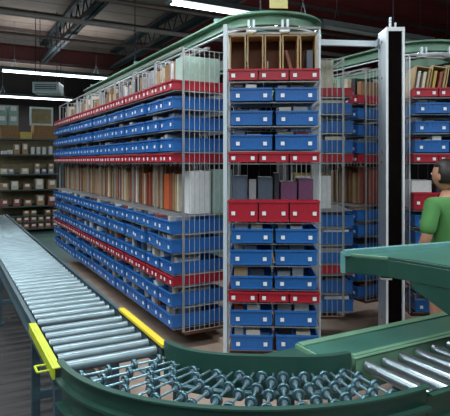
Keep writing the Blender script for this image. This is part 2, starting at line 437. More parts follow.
def mids_files(loc, rz, short, z, rnd):
    specs = []; tot = 0
    while True:
        colr = rnd.choice(['brown', 'tan', 'brown', 'cream', 'tan', 'rust'])
        w = rnd.uniform(0.02, 0.045)
        if tot+w+0.010 > 0.53: break
        tot += w+0.008; specs.append((colr, 'file', w, rnd.uniform(0.29, 0.36), rnd.uniform(0.145, 0.17), 0.32))
    standing(specs, loc, rz, short, z, 'tall middle shelf')

# --- the long side: seven bays, the first is the one by the camera
P0 = Vector((-0.385, 3.86, 0)); dv = Vector((-PB, PA, 0)); RZL = math.atan2(-PA, PB)
def tops_corner(loc, rz, short, z, rnd):
    specs = [('brown', 'box', 0.10, 0.27, 0.16, 0.3), ('grey', 'folder', 0.02, 0.28, 0.16, 0.3), ('white', 'folder', 0.015, 0.27, 0.16, 0.3), ('brown', 'folder', 0.025, 0.28, 0.16, 0.3), ('grey', 'folder', 0.02, 0.27, 0.16, 0.3),
             ('tan', 'folder', 0.02, 0.26, 0.16, 0.3), ('dark', 'folder', 0.03, 0.28, 0.16, 0.3), ('sage', 'crate', 0.155, 0.26, 0.10, 0.30)]
    standing_in_bins(specs, loc, rz, short, z, 'top shelf')
BAYPITCH = 0.595
for i in range(8):
    c = P0 + dv*(BW/2 + i*BAYPITCH)
    nm = 'at the near corner of the long side' if i == 0 else f'{ORD[i]} bay of long side from the camera'
    fill_bay(c, RZL, nm, ('near corner bay' if i == 0 else f'{ORD[i]} bay of the long side'), tops_corner if i == 0 else tops_mix, (lambda *a: None) if i == 0 else mids_files, 3 if i < 4 else 2, 100+i)
    if i == 0:
        z = 1.151
        specs = [('orange', 'box', 0.11, 0.30), ('rust', 'file', 0.05, 0.30), ('brown', 'file', 0.04, 0.31), ('tan', 'file', 0.03, 0.30), ('cream', 'file', 0.03, 0.30)]
        x = -0.27
        for colr, kind, w, h in specs:
            q = packet(colr, kind, w, 0.3, h); place(q, c, RZL, x+w/2, 0.15, z); x += w+0.012
            tag(q, f'{colr} {kind} on tall middle shelf, near corner bay', kind, 'folders and boxes standing on the carousel')
        for colr, kind, y, d, h in (('white', 'carton', 0.15, 0.17, 0.33), ('sage', 'box', 0.345, 0.17, 0.34)):
            q = packet(colr, kind, 0.13, d, h); place(q, c, RZL, 0.21, y, z)
            tag(q, f'{colr} {kind} behind wire mesh on tall middle shelf, near corner bay', kind, 'folders and boxes standing on the carousel')
# --- the front bay
FR = Vector((0.325, 3.44, 0)); RZF = R(-3)
def open_case(w, d, h, parent_loc, rz, x, y, z, label, lean=0.0):
    t = thing('magazine_case', label, 'box', (0,0,0), 0, 'open kraft cases on the top shelves')
    s = MB()
    tk = 0.008
    s.box(-w/2, -w/2+tk, 0, d, 0, h); s.box(w/2-tk, w/2, 0, d, 0, h); s.box(-w/2+tk, w/2-tk, 0, d, h-tk, h); s.box(-w/2+tk, w/2-tk, 0.0, d, 0, tk)
    s.build('sleeve', M_KRAFTL, t)
    k = MB(); k.box(-w/2+tk, w/2-tk, d*0.55, d*0.55+0.006, tk, h-tk); k.build('back_board', M_KRAFTD, t)
    place(t, parent_loc, rz, x, y, z)
    if lean: t.rotation_euler = (0, lean, rz); 
    return t
def tops_front(loc, rz, short, z, rnd):
    for i in range(5):
        open_case(0.112, 0.30, 0.335, loc, rz, -0.244+0.122*i, 0.145, z, f'open kraft cardboard case, {ORD[i]} from the white post, top of front bay')
    def stick(name, label, cat, m, x, p, q, r, w=None):
        b = MB()
        if w: b.box(-w/2, w/2, 0, 0.004, 0, 0.25, Matrix.Translation(Vector(p)) @ Matrix.Rotation(q, 4, 'Y'))
        else: b.cyl(p, q, r, 8)
        o = b.build(name, m); o.location = loc; o.rotation_euler = (0, 0, rz); tag(o, label, cat)
    stick('paper_tube', 'thin white paper tube leaning in the third kraft case', 'tube', PACK['white'], 0, (-0.035, 0.19, z+0.022), (-0.034, 0.24, z+0.17), 0.006)
    stick('cardboard_tube', 'pinkish brown tube leaning in the fourth kraft case', 'tube', mat('pink_tube', (0.50, 0.25, 0.19), 0.6), 0, (0.148, 0.18, z+0.03), (0.098, 0.28, z+0.25), 0.013)
    b = MB(); b.box(-0.022, 0.022, 0, 0.12, 0, 0.22); o = b.build('binder', PACK['slate'], None, 0.002); place(o, loc, rz, 0.258, 0.175, z+0.012); tag(o, 'dark blue binder standing in the fifth kraft case', 'binder')
def mids_front(loc, rz, short, z, rnd):
    specs = [('slate', 'bag', 0.10, 0.30, 0.16, 0.28), ('grey', 'bag', 0.05, 0.27, 0.16, 0.28), ('slate', 'pouch', 0.10, 0.29, 0.16, 0.28), ('dark', 'folder', 0.03, 0.32, 0.16, 0.28), ('violet', 'bag', 0.11, 0.26, 0.16, 0.28), ('violet', 'pouch', 0.10, 0.28, 0.16, 0.28)]
    standing(specs, loc, rz, short, z, 'tall middle shelf')
fill_bay(FR, RZF, 'facing the camera at the front turn', 'front bay facing the camera', tops_front, mids_front, 3, 31, front=True)
# --- the bay on the far side of the turn, seen from its wire side
def tops_cream(loc, rz, short, z, rnd):
    specs = [('cream', 'case', 0.11, 0.30, 0.16, 0.34), ('white', 'case', 0.09, 0.28, 0.16, 0.32), ('cream', 'folder', 0.05, 0.29, 0.16, 0.34), ('white', 'folder', 0.05, 0.29, 0.16, 0.33)]
    standing_in_bins(specs, loc, rz, short, z, 'top shelf')
def mids_pale(loc, rz, short, z, rnd):
    specs = [('white', 'folder', 0.05, 0.28, 0.16, 0.3), ('yellow', 'file', 0.04, 0.3, 0.16, 0.3), ('brown', 'file', 0.05, 0.3, 0.16, 0.3), ('cream', 'file', 0.05, 0.3, 0.16, 0.3)]
    standing(specs, loc, rz, short, z, 'tall middle shelf')
fill_bay(Vector((1.07, 4.60, 0)), R(90), 'turned side-on behind the front bay', 'side-on bay behind front bay', tops_cream, mids_pale, 3, 55)
# --- second carousel
P2 = P0 + Vector((1.62, 0.88, 0))
def tops_books(loc, rz, short, z, rnd):
    specs = [('slate', 'book', 0.03, 0.25, 0.15, 0.3), ('tan', 'book', 0.04, 0.24, 0.15, 0.3), ('sage', 'book', 0.04, 0.28, 0.15, 0.3), ('cream', 'book', 0.05, 0.27, 0.15, 0.3), ('tan', 'book', 0.04, 0.22, 0.15, 0.3), ('dark', 'book', 0.05, 0.26, 0.15, 0.3), ('brown', 'book', 0.05, 0.22, 0.15, 0.30)]
    standing_in_bins(specs, loc, rz, short, z, 'top shelf')
for i in range(1):
    fill_bay(P2 + dv*(BW/2 + i*BAYPITCH), RZL, 'corner bay of the second carousel behind the grey portal', 'corner bay of second carousel', tops_books, mids_files, 2, 210+i)
F2 = Vector((1.885, 4.30, 0))
def tops_f2(loc, rz, short, z, rnd):
    for i in range(4):
        open_case(0.125, 0.30, 0.27, loc, rz, -0.215+0.138*i, 0.16, z+0.003+0.125/2*math.sin(0.16), f'tilted open kraft case, {ORD[i]} from the portal, on second carousel', lean=0.16)
    for i, (colr, k, dx) in enumerate((('cream', 0, 0.03), ('white', 0, -0.02), ('rust', 1, 0.03), ('yellow', 1, -0.02), ('slate', 2, 0.01))):
        q = packet(colr, 'book', 0.022, 0.12, 0.22)
        off = Matrix.Rotation(0.16, 3, 'Y') @ Vector((dx, 0.02, 0.0115))
        place(q, loc, rz, -0.215+0.138*k+off.x, 0.16+off.y, z+0.003+0.125/2*math.sin(0.16)+off.z); q.rotation_euler = (0, 0.16, rz)
        tag(q, f'{colr} book in a tilted case on top of the second carousel', 'book', 'books in the tilted cases')
def mids_f2(loc, rz, short, z, rnd):
    specs = [('white', 'carton', 0.17, 0.24, 0.15, 0.3), ('dark', 'bag', 0.15, 0.25, 0.16, 0.28), ('brown', 'file', 0.05, 0.3, 0.16, 0.3), ('brown', 'folder', 0.05, 0.3, 0.16, 0.3)]
    standing(specs, loc, rz, short, z, 'tall middle shelf')
bay2 = fill_bay(F2, RZF, 'at the front of the second carousel', 'front bay of second carousel', tops_f2, mids_f2, 3, 77, front=True)
ps = [c for c in bay2.children if c.name.startswith('post')]
wide = next(c for c in ps if min(v.co.x for v in c.data.vertices) < -0.33)
thin = next(c for c in ps if c is not wide and max(v.co.x for v in c.data.vertices) > 0.3 and min(v.co.y for v in c.data.vertices) < 0.2)
wide.data = thin.data; wide.location.x = -2*(0.64/2-0.004)          # this bay has a thin wire post on both sides
# --- overhead tracks: oval green header with a pale rail underneath
def track(ca, cb, r, blen, label, n=28):
    t = thing('carousel_track', label, 'track', (0,0,0), TH)
    pts = []                                            # closed oval in (a, b)
    for i in range(n+1):
        f = math.pi + math.pi*i/n; pts.append((ca + r*math.cos(f), cb + r*math.sin(f), math.cos(f), math.sin(f)))
    for i in range(n+1):
        f = math.pi*i/n; pts.append((ca + r*math.cos(f), cb+blen + r*math.sin(f), math.cos(f), math.sin(f)))
    def sw(name, m, prof):
        b = MB(); b.sweep([[(x+nx*dr, y+ny*dr, z) for dr, z in prof] for x, y, nx, ny in pts], True)
        o = b.build(name, m, t, smooth=True); return o
    sw('header', M_TRACK, [(-0.02, 2.545), (0.05, 2.545), (0.05, 2.56), (0.0, 2.56), (0.0, 2.63), (0.05, 2.63), (0.05, 2.645), (-0.02, 2.645)])
    sw('rail', M_ALU, [(0.02, 2.520), (0.045, 2.520), (0.045, 2.530), (0.02, 2.530)])
    pl = MB(); pl.prism([(ca + (r-0.03)*math.cos(math.pi+math.pi*i/20), cb + (r-0.03)*math.sin(math.pi+math.pi*i/20)) for i in range(21)], 2.60, 2.625)
    pl.build('turn_plate', M_TRACK, t)
    for k, (x, y, nx, ny) in enumerate(pts[2:n:4]):
        h = MB(); h.box(-0.012, 0.012, -0.012, 0.012, 2.528, 2.548, Matrix.Translation((x+nx*0.03, y+ny*0.03, 0))); h.build('rail_clip', M_CHROME, t)
    for y in (cb+0.7, cb+4.4):
        for s in (1,):
            h = MB(); h.cyl((ca+s*r, y, 2.645), (ca+s*r, y, 4.17), 0.008, 6); h.build('drop_rod', M_TRUSS, t)
    for y in (cb+0.2, cb+2.2, cb+4.2):
        h = MB(); h.box(ca-r+0.0, ca+r, y-0.02, y+0.02, 2.65, 2.70); h.build('cross_bar', M_TEAL, t)
    return t
T1 = (0.345, 4.15); TR = 0.375
def inv(x, y): return (PA*x + PB*y, -PB*x + PA*y)
ca, cb = inv(*T1); track(ca, cb, TR, 4.4, 'green overhead track of the near carousel with a rounded end')
ca2, cb2 = inv(T1[0]+1.56, T1[1]+0.88); track(ca2, cb2, TR, 4.4, 'green overhead track of the second carousel by the portal')
# floor track of the near carousel
def floor_track(ca, cb, r, blen, label):
    b = MB(); pts = []
    for i in range(21):
        f = math.pi + math.pi*i/20; pts.append((ca + r*math.cos(f), cb + r*math.sin(f)))
    for i in range(21):
        f = math.pi*i/20; pts.append((ca + r*math.cos(f), cb+blen + r*math.sin(f)))
    rings = []
    for i, (x, y) in enumerate(pts):
        f = math.atan2(y-min(max(y, cb), cb+blen), x-ca) if not cb < y < cb+blen else 0
        c = (cb if i < 21 else cb+blen); nx, ny = (x-ca)/r, (y-c)/r
        rings.append([(x+nx*dr, y+ny*dr, z) for dr, z in ((-0.03, 0.132), (0.03, 0.132), (0.03, 0.170), (-0.03, 0.170))])
    b.sweep(rings, True)
    return tag(b.build('floor_track', mat('worn_track', (0.40, 0.31, 0.24), 0.5, var=0.15), rz=TH), label, 'track')
floor_track(ca, cb, 0.36, 4.3, 'pale steel floor track under the near carousel')

# yellow notice hanging above the front bay
t = thing('hanging_notice', 'yellow notice with dark band hanging above the front bay', 'sign', Vector((0.385, 3.70, 2.652)), R(2))
b = MB(); b.box(-0.065, 0.065, -0.004, 0.004, 0.0, 0.16); b.build('card', mat('notice_yellow', (0.80, 0.72, 0.30), 0.5, var=0.04), t)
b = MB(); b.box(-0.045, 0.06, -0.006, -0.004, 0.065, 0.11); b.build('dark_band', PACK['dark'], t)
b = MB(); b.box(-0.065, -0.02, -0.006, -0.004, 0.115, 0.16); b.build('white_patch', M_CARD, t)
for x in (-0.05, 0.05):
    b = MB(); b.cyl((x, 0.006, 0.15), (x, 0.006, 1.5), 0.003, 5); b.build('hanger_cord', M_BLACK, t)

# ------------------------------------------------------------------ grey portal between the two carousels
PY0, PY1, PX0, PX1, PZ = 3.90, 4.10, 1.217, 1.358, 2.57
t = thing('light_portal', 'tall grey metal portal post with dark panel between the carousels', 'portal', ((PX0+PX1)/2, PY0, 0), 0)
hw = (PX1-PX0)/2
b = MB(); b.box(-hw, -hw+0.02, 0.004, PY1-PY0, 0, PZ); b.build('side_channel', M_ALU, t, 0.002)
b = MB(); b.box(hw-0.02, hw, 0.004, PY1-PY0, 0, PZ); b.build('side_channel', M_ALU, t, 0.002)
for x0, x1 in ((-hw, -hw+0.016), (hw-0.014, hw)):
    b = MB(); b.box(x0, x1, -0.004, 0.003, 0, PZ); b.build('edge_strip', M_WEDGE, t)
b = MB(); b.box(-hw+0.016, hw-0.014, -0.004, 0.003, PZ-0.03, PZ); b.build('top_strip', M_WEDGE, t)
b = MB(); b.box(-hw+0.02, hw-0.02, 0.004, 0.012, 0.0, PZ-0.03); b.build('dark_panel', M_DARKP, t)
b = MB(); b.box(-hw+0.02, hw-0.02, 0.014, PY1-PY0, PZ-0.02, PZ); b.build('top_cap', M_ALU, t)
for z in (0.35, 0.9, 1.55, 1.63, 2.2, 2.48):
    b = MB(); b.cyl((-hw-0.003, 0.10, z), (-hw+0.002, 0.10, z), 0.012, 8); b.build('bolt', M_DARKWIRE, t)
b = MB(); b.cyl((-0.02, 0.06, PZ), (-0.02, 0.06, PZ+0.09), 0.01, 8); b.cyl((0.02, 0.06, PZ), (0.02, 0.06, PZ+0.05), 0.008, 8); b.build('top_stud', M_ALU, t)
# plain header bar between carousel and portal, with no hangers
t = thing('header_bar', 'grey steel bar joining the carousel to the portal post', 'bar', (0.70, 3.98, 2.45), math.atan2(0.06, 0.50))
b = MB(); b.box(0, 0.500, -0.015, 0.015, 0, 0.045); b.build('bar', M_ALU, t, 0.002)
b = MB(); b.box(0.494, 0.502, -0.03, 0.03, -0.02, 0.06); b.build('end_plate', M_HOUS, t)

# ------------------------------------------------------------------ roller conveyors
HZ = 0.65                          # conveying height
CA, CB, RI, RO = 1.595, 2.30, 0.675, 1.140   # radii on the straight side
RI2, RO2 = 0.545, 0.925                       # radii on the far side: the bend is flattened
RAD = 0.026
def channel(b, axis, fixed, s0, s1, z0, z1, out, t=0.006, fl=0.03):
    """C-channel rail: web at 'fixed', flanges pointing to 'out' (+-1)"""
    f0, f1 = sorted((fixed, fixed+out*t)); g0, g1 = sorted((fixed, fixed+out*fl))
    for lo, hi, zz0, zz1 in ((f0, f1, z0, z1), (g0, g1, z1-t, z1), (g0, g1, z0, z0+t)):
        if axis == 'b': b.box(lo, hi, s0, s1, zz0, zz1)
        else: b.box(s0, s1, lo, hi, zz0, zz1)
def straight(name, label, axis, lo, hi, s0, s1, pitch, m_roll, legs, m_left, m_right, top=0.012, yellow=False, m_leg=None):
    t = thing(name, label, 'conveyor', (0,0,0), TH)
    for e, out, m in ((lo, -1, m_left), (hi, 1, m_right)):
        b = MB(); channel(b, axis, e, s0, s1, HZ-0.10, HZ+top, out); b.build('side_rail', m, t)
    n = int((s1-s0)/pitch)
    for i in range(n):
        s = s0 + pitch*(i+0.5); b = MB()
        p, q = ((lo+0.008, s, HZ-RAD), (hi-0.008, s, HZ-RAD)) if axis == 'b' else ((s, lo+0.008, HZ-RAD), (s, hi-0.008, HZ-RAD))
        b.cyl(p, q, RAD, 16)
        d = Vector(q)-Vector(p); d.normalize()
        b.cyl(Vector(p)-d*0.008, Vector(q)+d*0.008, 0.006, 6)
        b.build('roller', m_roll, t, smooth=True)
    m_leg = m_leg or M_FRAMEB
    for s in legs:
        for e, out in ((lo, -1), (hi, 1)):
            b = MB(); e0, e1 = e-0.022, e+0.022
            if axis == 'b': b.box(e0, e1, s-0.025, s+0.025, 0.03, HZ-0.102); b.box(e0-0.02, e1+0.02, s-0.05, s+0.05, 0.021, 0.03)
            else: b.box(s-0.025, s+0.025, e0, e1, 0.013, HZ-0.102); b.box(s-0.05, s+0.05, e0-0.02, e1+0.02, 0.013, 0.022)
            b.build('leg', m_leg, t)
        b = MB()
        if axis == 'b': b.box(lo-0.007, hi+0.007, s-0.02, s+0.02, 0.20, 0.24)
        else: b.box(s-0.02, s+0.02, lo-0.007, hi+0.007, 0.20, 0.24)
        b.build('cross_brace', m_leg, t)
    return t
LA0, LA1 = 0.458, 0.918
straight('roller_conveyor', 'long straight roller conveyor beside the carousel', 'b', LA0, LA1, 3.04, 9.6, 0.112, M_STEEL, (3.1, 5.3, 7.5), M_FRAMEB, M_FRAMEB, top=0.004)
g = straight('gate_conveyor', 'short lift gate section of rollers with yellow side rails', 'b', LA0, LA1, 2.33, 3.02, 0.112, M_STEEL, (2.42,), M_FRAMEB, M_FRAMEB, top=0.002)
b = MB(); b.box(LA0-0.046, LA0-0.034, 2.32, 3.03, HZ-0.045, HZ+0.006); b.box(LA0-0.034, LA0-0.008, 2.32, 3.03, HZ-0.001, HZ+0.006); b.build('gate_rail', M_YELL, g, 0.002)
b = MB(); b.box(LA1+0.002, LA1+0.022, 2.32, 3.03, HZ+0.004, HZ+0.022); b.box(LA1+0.031, LA1+0.037, 2.32, 3.03, HZ-0.06, HZ+0.022); b.box(LA1+0.022, LA1+0.031, 2.32, 3.03, HZ+0.004, HZ+0.022); b.build('gate_rail', M_YELL2, g, 0.002)
b = MB(); x = LA0-0.046; b.path([(x, 2.40, HZ-0.03), (x-0.05, 2.40, HZ-0.03), (x-0.05, 2.475, HZ-0.03), (x, 2.475, HZ-0.03)], 0.0055, 6); b.build('handle', M_YELL, g, smooth=True)
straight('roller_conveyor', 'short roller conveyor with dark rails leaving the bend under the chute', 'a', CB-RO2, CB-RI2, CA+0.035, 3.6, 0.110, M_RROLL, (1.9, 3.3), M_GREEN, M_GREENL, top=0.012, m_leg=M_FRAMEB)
# the bend: skate wheels on radial axles between green guards
t = thing('wheel_conveyor_bend', 'curved skate wheel conveyor between green guards in front of the carousel', 'conveyor', (0,0,0), TH)
def rad(f, k):
    """radius at angle f for the share k of the way from inner to outer guard"""
    A_, B_ = RI+(RO-RI)*k, RI2+(RO2-RI2)*k
    c, n = math.cos(f), math.sin(f)
    return 1/math.sqrt((c/A_)**2 + (n/B_)**2) - 0.058*(1-k)*math.sin(2*f)**2
def bend(f, k, dr=0.0, z=0.0):
    r = rad(f, k)+dr
    return Vector((CA+r*math.cos(f), CB+r*math.sin(f), z))
def arc(prof, k, f0=math.pi, f1=1.5*math.pi, n=40, tail=0.0):
    rings = []
    fs = [f0+(f1-f0)*i/n for i in range(n+1)]
    for f in fs: rings.append([bend(f, k, dr, z) for dr, z in prof])
    if tail: rings.append([Vector((CA+tail, CB-rad(f1, k)-dr, z)) for dr, z in prof])
    b = MB(); b.sweep(rings); return b
tk = 0.006
arc([(-0.030, HZ+0.048), (0, HZ+0.048), (0, HZ-0.14), (-0.03, HZ-0.14), (-0.03, HZ-0.134), (-tk, HZ-0.134), (-tk, HZ+0.041), (-0.03, HZ+0.041)], 0).build('inner_guard', M_GREEN, t, smooth=True)
arc([(0, HZ+0.046), (0.028, HZ+0.046), (0.028, HZ+0.039), (tk, HZ+0.039), (tk, HZ-0.030), (0.035, HZ-0.030), (0.035, HZ-0.042), (tk, HZ-0.042), (tk, HZ-0.134), (0.035, HZ-0.134), (0.035, HZ-0.14), (0, HZ-0.14)], 1, tail=0.03).build('outer_guard', M_GREEN, t, smooth=True)
for rr in (0.25, 0.72):
    arc([(-0.015, HZ-0.062), (0.015, HZ-0.062), (0.015, HZ-0.057), (-0.015, HZ-0.057)], rr).build('support_strap', M_AXLE, t, smooth=True)
NAX = 20
wm = rimm = None
for i in range(NAX):
    f = math.pi + (math.pi/2)*(i+0.5)/NAX; e = Vector((math.cos(f), math.sin(f), 0)); c = Vector((CA, CB, HZ-0.026)); r0, r1 = rad(f, 0), rad(f, 1)
    b = MB(); b.cyl(c+e*(r0+0.003), c+e*(r1-0.003), 0.0052, 8); b.build('axle', M_AXLE, t, smooth=True)
    offs = (0.08, 0.34, 0.60, 0.86) if i % 2 == 0 else (0.20, 0.46, 0.72, 0.95)
    if wm is None:
        b = MB(); b.revolve([(0.012, -0.007), (0.022, -0.009), (0.025, -0.006), (0.025, 0.006), (0.022, 0.009), (0.012, 0.007)], (0,0,0), (1,0,0), 18)
        wm = b.mesh('wheel'); wm.materials.append(M_WHEEL)
        for p in wm.polygons: p.use_smooth = True
        b = MB()
        b.cyl((-0.013, 0, 0), (0.013, 0, 0), 0.0115, 10)
        rimm = b.mesh('hub'); rimm.materials.append(M_RIM)
    for o_ in offs:
        w = bpy.data.objects.new('skate_wheel', wm); COL.objects.link(w); w.parent = t
        w.location = c+e*(r0+(r1-r0)*o_); w.rotation_euler = (0, 0, f)
        h = bpy.data.objects.new('hub', rimm); COL.objects.link(h); h.parent = w
for f in (1.04, 1.24, 1.46):
    f *= math.pi
    for r in (rad(f, 0)-0.055, rad(f, 1)+0.012):
        e = Vector((math.cos(f), math.sin(f), 0)); p = Vector((CA, CB, 0)) + e*(r+0.025)
        b = MB(); b.box(-0.02, 0.02, -0.02, 0.02, 0.03, HZ-0.142, Matrix.Translation(p)); b.box(-0.05, 0.05, -0.05, 0.05, 0.021, 0.03, Matrix.Translation(p)); b.build('leg', M_FRAMEB, t)
    e = Vector((math.cos(f), math.sin(f), 0)); c = Vector((CA, CB, 0.22)); b = MB(); b.cyl(c+e*(rad(f, 0)-0.03), c+e*(rad(f, 1)+0.037), 0.015, 8); b.build('cross_brace', M_FRAMEB, t)
# the green belt bed behind the right-hand rollers
t = thing('belt_bed', 'flat green belt bed with pale green edges behind the bend', 'conveyor', (0,0,0), TH)
b = MB(); b.box(1.535, 3.9, 1.828, 2.017, HZ-0.03, HZ+0.004); b.build('belt', M_BELT, t)
b = MB(); b.box(1.535, 3.9, 2.020, 2.07, HZ-0.16, HZ+0.010); b.build('edge_rail', M_GREENL, t, 0.003)
b = MB(); b.box(1.66, 3.9, 1.797, 1.825, HZ-0.16, HZ+0.010); b.build('edge_rail', M_GREENL, t, 0.003)
b = MB(); b.box(1.520, 1.532, 1.83, 2.07, HZ-0.16, HZ+0.004); b.build('end_rail', M_GREENL, t, 0.002)
b = MB(); b.box(1.30, 1.515, 1.93, 2.07, HZ-0.16, HZ-0.012); b.build('end_housing', M_GREEN, t, 0.004)
for x in (1.40, 3.7):
    for y in (1.98,):
        b = MB(); b.box(x-0.03, x+0.03, y-0.03, y+0.03, 0.02, HZ-0.162); b.build('leg', M_FRAMEB, t)
        b = MB(); b.box(x-0.07, x+0.07, y-0.12, y+0.12, 0.013, 0.02); b.build('foot', M_FRAMEB, t)
# ------------------------------------------------------------------ raised green chute at the right
t = thing('raised_chute', 'raised green metal conveyor bed with a blunt end crossing above the rollers', 'chute', (0,0,0), 0)
ZA = 1.10; TH2 = 0.095
A = Vector((0.583, 2.55)); Bp = Vector((0.772, 2.444)); bc = Vector((0.634, -0.773)); pd = Vector((0.924, 0.381))
Cp = Bp + bc*0.95; Dp = A + pd*2.1; Ep = Cp + pd*1.35
poly = [A, Bp, Cp, Ep, Dp]
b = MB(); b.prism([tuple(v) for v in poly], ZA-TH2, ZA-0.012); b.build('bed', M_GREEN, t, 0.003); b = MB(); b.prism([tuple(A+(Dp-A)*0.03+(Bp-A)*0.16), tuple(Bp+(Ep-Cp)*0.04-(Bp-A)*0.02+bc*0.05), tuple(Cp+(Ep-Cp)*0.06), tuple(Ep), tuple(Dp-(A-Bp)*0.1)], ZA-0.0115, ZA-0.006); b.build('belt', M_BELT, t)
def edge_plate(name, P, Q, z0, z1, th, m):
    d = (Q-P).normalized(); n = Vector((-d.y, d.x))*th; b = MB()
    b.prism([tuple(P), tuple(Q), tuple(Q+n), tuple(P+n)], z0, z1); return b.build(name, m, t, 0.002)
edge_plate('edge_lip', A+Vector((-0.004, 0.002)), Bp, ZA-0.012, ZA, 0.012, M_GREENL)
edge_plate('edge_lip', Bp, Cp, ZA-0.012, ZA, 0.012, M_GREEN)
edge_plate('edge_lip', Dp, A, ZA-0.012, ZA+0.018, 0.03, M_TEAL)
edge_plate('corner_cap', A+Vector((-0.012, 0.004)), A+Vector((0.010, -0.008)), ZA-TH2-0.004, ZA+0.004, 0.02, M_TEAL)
# under-panel that deepens to the right below the long side
P = Bp + bc*0.11; Q = Cp; n = Vector((0.773, 0.634))*0.02
b = MB()
vs = [(P.x, P.y, ZA-TH2-0.002), (Q.x, Q.y, ZA-TH2-0.002), (Q.x, Q.y, 0.57), (P.x+0.006, P.y-0.0073, ZA-TH2-0.03)]
vs = [Vector(v) + Vector((0.004, 0.004, 0)) for v in vs]; nn = Vector((n.x, n.y, 0))
b.add(vs + [v+nn for v in vs], [(3,2,1,0), (4,5,6,7), (0,1,5,4), (1,2,6,5), (2,3,7,6), (3,0,4,7)])
b.build('under_panel', M_GREEN, t, 0.002)
b = MB(); b.cyl((Bp.x-0.02, Bp.y+0.05, ZA-TH2-0.012), (Bp.x+0.03, Bp.y+0.03, ZA-TH2-0.012), 0.010, 8); b.build('bolt', M_CHROME, t)
for q in (Cp + Vector((0.03, 0.05)), Dp - Vector((0.1, 0.06)), Ep + Vector((-0.05, 0.05))):
    b = MB(); b.box(q.x-0.03, q.x+0.03, q.y-0.03, q.y+0.03, 0.012, ZA-TH2-0.001); b.build('leg', M_GREEN, t)

# ------------------------------------------------------------------ back of the hall: racks, boxes, heater
Y0 = 11.3
def back_at(u, y=Y0): return Vector(((u-225)/516*y, y, 0))
RK = W(1.02, 12.02)
t = thing('storage_rack', 'dark steel storage rack with cartons at the end of the aisle', 'rack', RK, TH)
RWD = 1.30
for x in (0.0, RWD):
    for y in (0.0, 0.5):
        b = MB(); b.box(x-0.035, x+0.035, y-0.03, y+0.03, 0, 2.335 if x == 0 else 2.46); b.build('upright', M_RACK, t)
SH = [0.06, 0.205, 0.35, 0.56, 0.92, 1.26, 1.69, 2.03]
for z in SH:
    b = MB(); b.box(0.037, RWD-0.037, -0.03, 0.53, z, z+0.03); b.build('shelf', M_RACK if z < 0.5 or z > 1.2 else M_RACK, t, 0.002)
b = MB(); b.box(0.04, RWD-0.04, 0.54, 0.55, 0.0, 2.1); b.build('back_sheet', M_OLIVE, t)
def rack_box(x, z, w, h, d, colr, label, card=True, kind='carton', y=0.0):
    q = packet(colr, kind if kind in ('carton',) else 'carton', w, d, h); q.name = 'carton'
    q.location = RK + Matrix.Rotation(TH, 3, 'Z') @ Vector((x+w/2, y, z)); q.rotation_euler = (0, 0, TH)
    tag(q, label, 'box', 'cartons on the back rack')
    if card:
        b = MB(); b.box(-0.3, 0.3, -0.006/d, -0.001/d, 0.45, 0.9); b.build('label_card', M_CARD, q)
for r, z in enumerate(SH[:3]):
    for i in range(7):
        if r == 2 and i in (0, 1, 4): continue
        rack_box(0.20+0.152*i, z+0.031, 0.125, 0.10, 0.3, 'brown' if (r+i) % 3 else 'rust', f"small brown carton with white label, {ORD[i]} along the {('bottom', 'second lowest', 'third lowest')[r]} shelf of back rack")
for i, (x, w, h, colr) in enumerate(((0.06, 0.14, 0.14, 'rust'), (0.30, 0.14, 0.16, 'rust'), (0.52, 0.16, 0.13, 'brown'), (0.78, 0.16, 0.22, 'tan'), (1.02, 0.18, 0.2, 'rust'))):
    rack_box(x, SH[3]+0.031, w, h, 0.3, colr, f'{colr} carton, {ORD[i]} along the fourth shelf up of back rack')
for i, (x, w, h, colr) in enumerate(((0.06, 0.14, 0.14, 'tan'), (0.26, 0.14, 0.18, 'cream'), (0.50, 0.16, 0.13, 'brown'), (0.76, 0.16, 0.22, 'cream'), (1.02, 0.18, 0.2, 'tan'))):
    rack_box(x, SH[4]+0.031, w, h, 0.3, colr, f'{colr} carton, {ORD[i]} along the fifth shelf up of back rack')
for i, (x, w, h, colr) in enumerate(((0.07, 0.11, 0.11, 'cream'), (0.20, 0.11, 0.11, 'grey'), (0.47, 0.14, 0.12, 'cream'), (0.74, 0.11, 0.11, 'grey'), (0.88, 0.11, 0.11, 'slate'), (1.03, 0.11, 0.11, 'grey'))):
    rack_box(x, SH[5]+0.031, w, h, 0.3, colr, f'small {colr} carton with white label, {ORD[i]} along the fourth shelf down of back rack')
for i, (x, w, h, colr) in enumerate(((0.74, 0.11, 0.11, 'tan'), (1.03, 0.11, 0.11, 'tan'))):
    rack_box(x, SH[5]+0.145, w, h, 0.3, colr, f'small tan carton stacked on the {ORD[(3, 5)[i]]} carton of the fourth shelf down')
for i, (x, w, h, colr) in enumerate(((0.07, 0.11, 0.07, 'white'), (0.20, 0.09, 0.09, 'white'), (0.31, 0.12, 0.22, 'tan'), (0.48, 0.12, 0.24, 'olive'), (0.66, 0.075, 0.16, 'white'), (0.78, 0.075, 0.16, 'white'), (0.90, 0.075, 0.16, 'white'), (1.04, 0.075, 0.18, 'white'))):
    rack_box(x, SH[6]+0.031, w, h, 0.25, 'tan' if colr == 'olive' else colr, f"{'upright ' if h > 0.12 else 'low '}{'tan' if colr == 'olive' else colr} carton, {ORD[i]} along the third shelf down of back rack", card=colr != 'white')
for i, (x, w, h, colr) in enumerate(((0.05, 0.36, 0.28, 'brown'), (0.44, 0.24, 0.15, 'yellow'), (0.72, 0.5, 0.30, 'brown'))):
    rack_box(x, SH[7]+0.031, w, h, 0.4, colr, f"{colr} carton, {ORD[i]} along the top shelf of back rack", card=False)
rack_box(0.46, SH[7]+0.031+0.152, 0.6, 0.30, 0.4, 'sage', 'large grey green carton on the yellow carton at rack top', card=False) if False else None
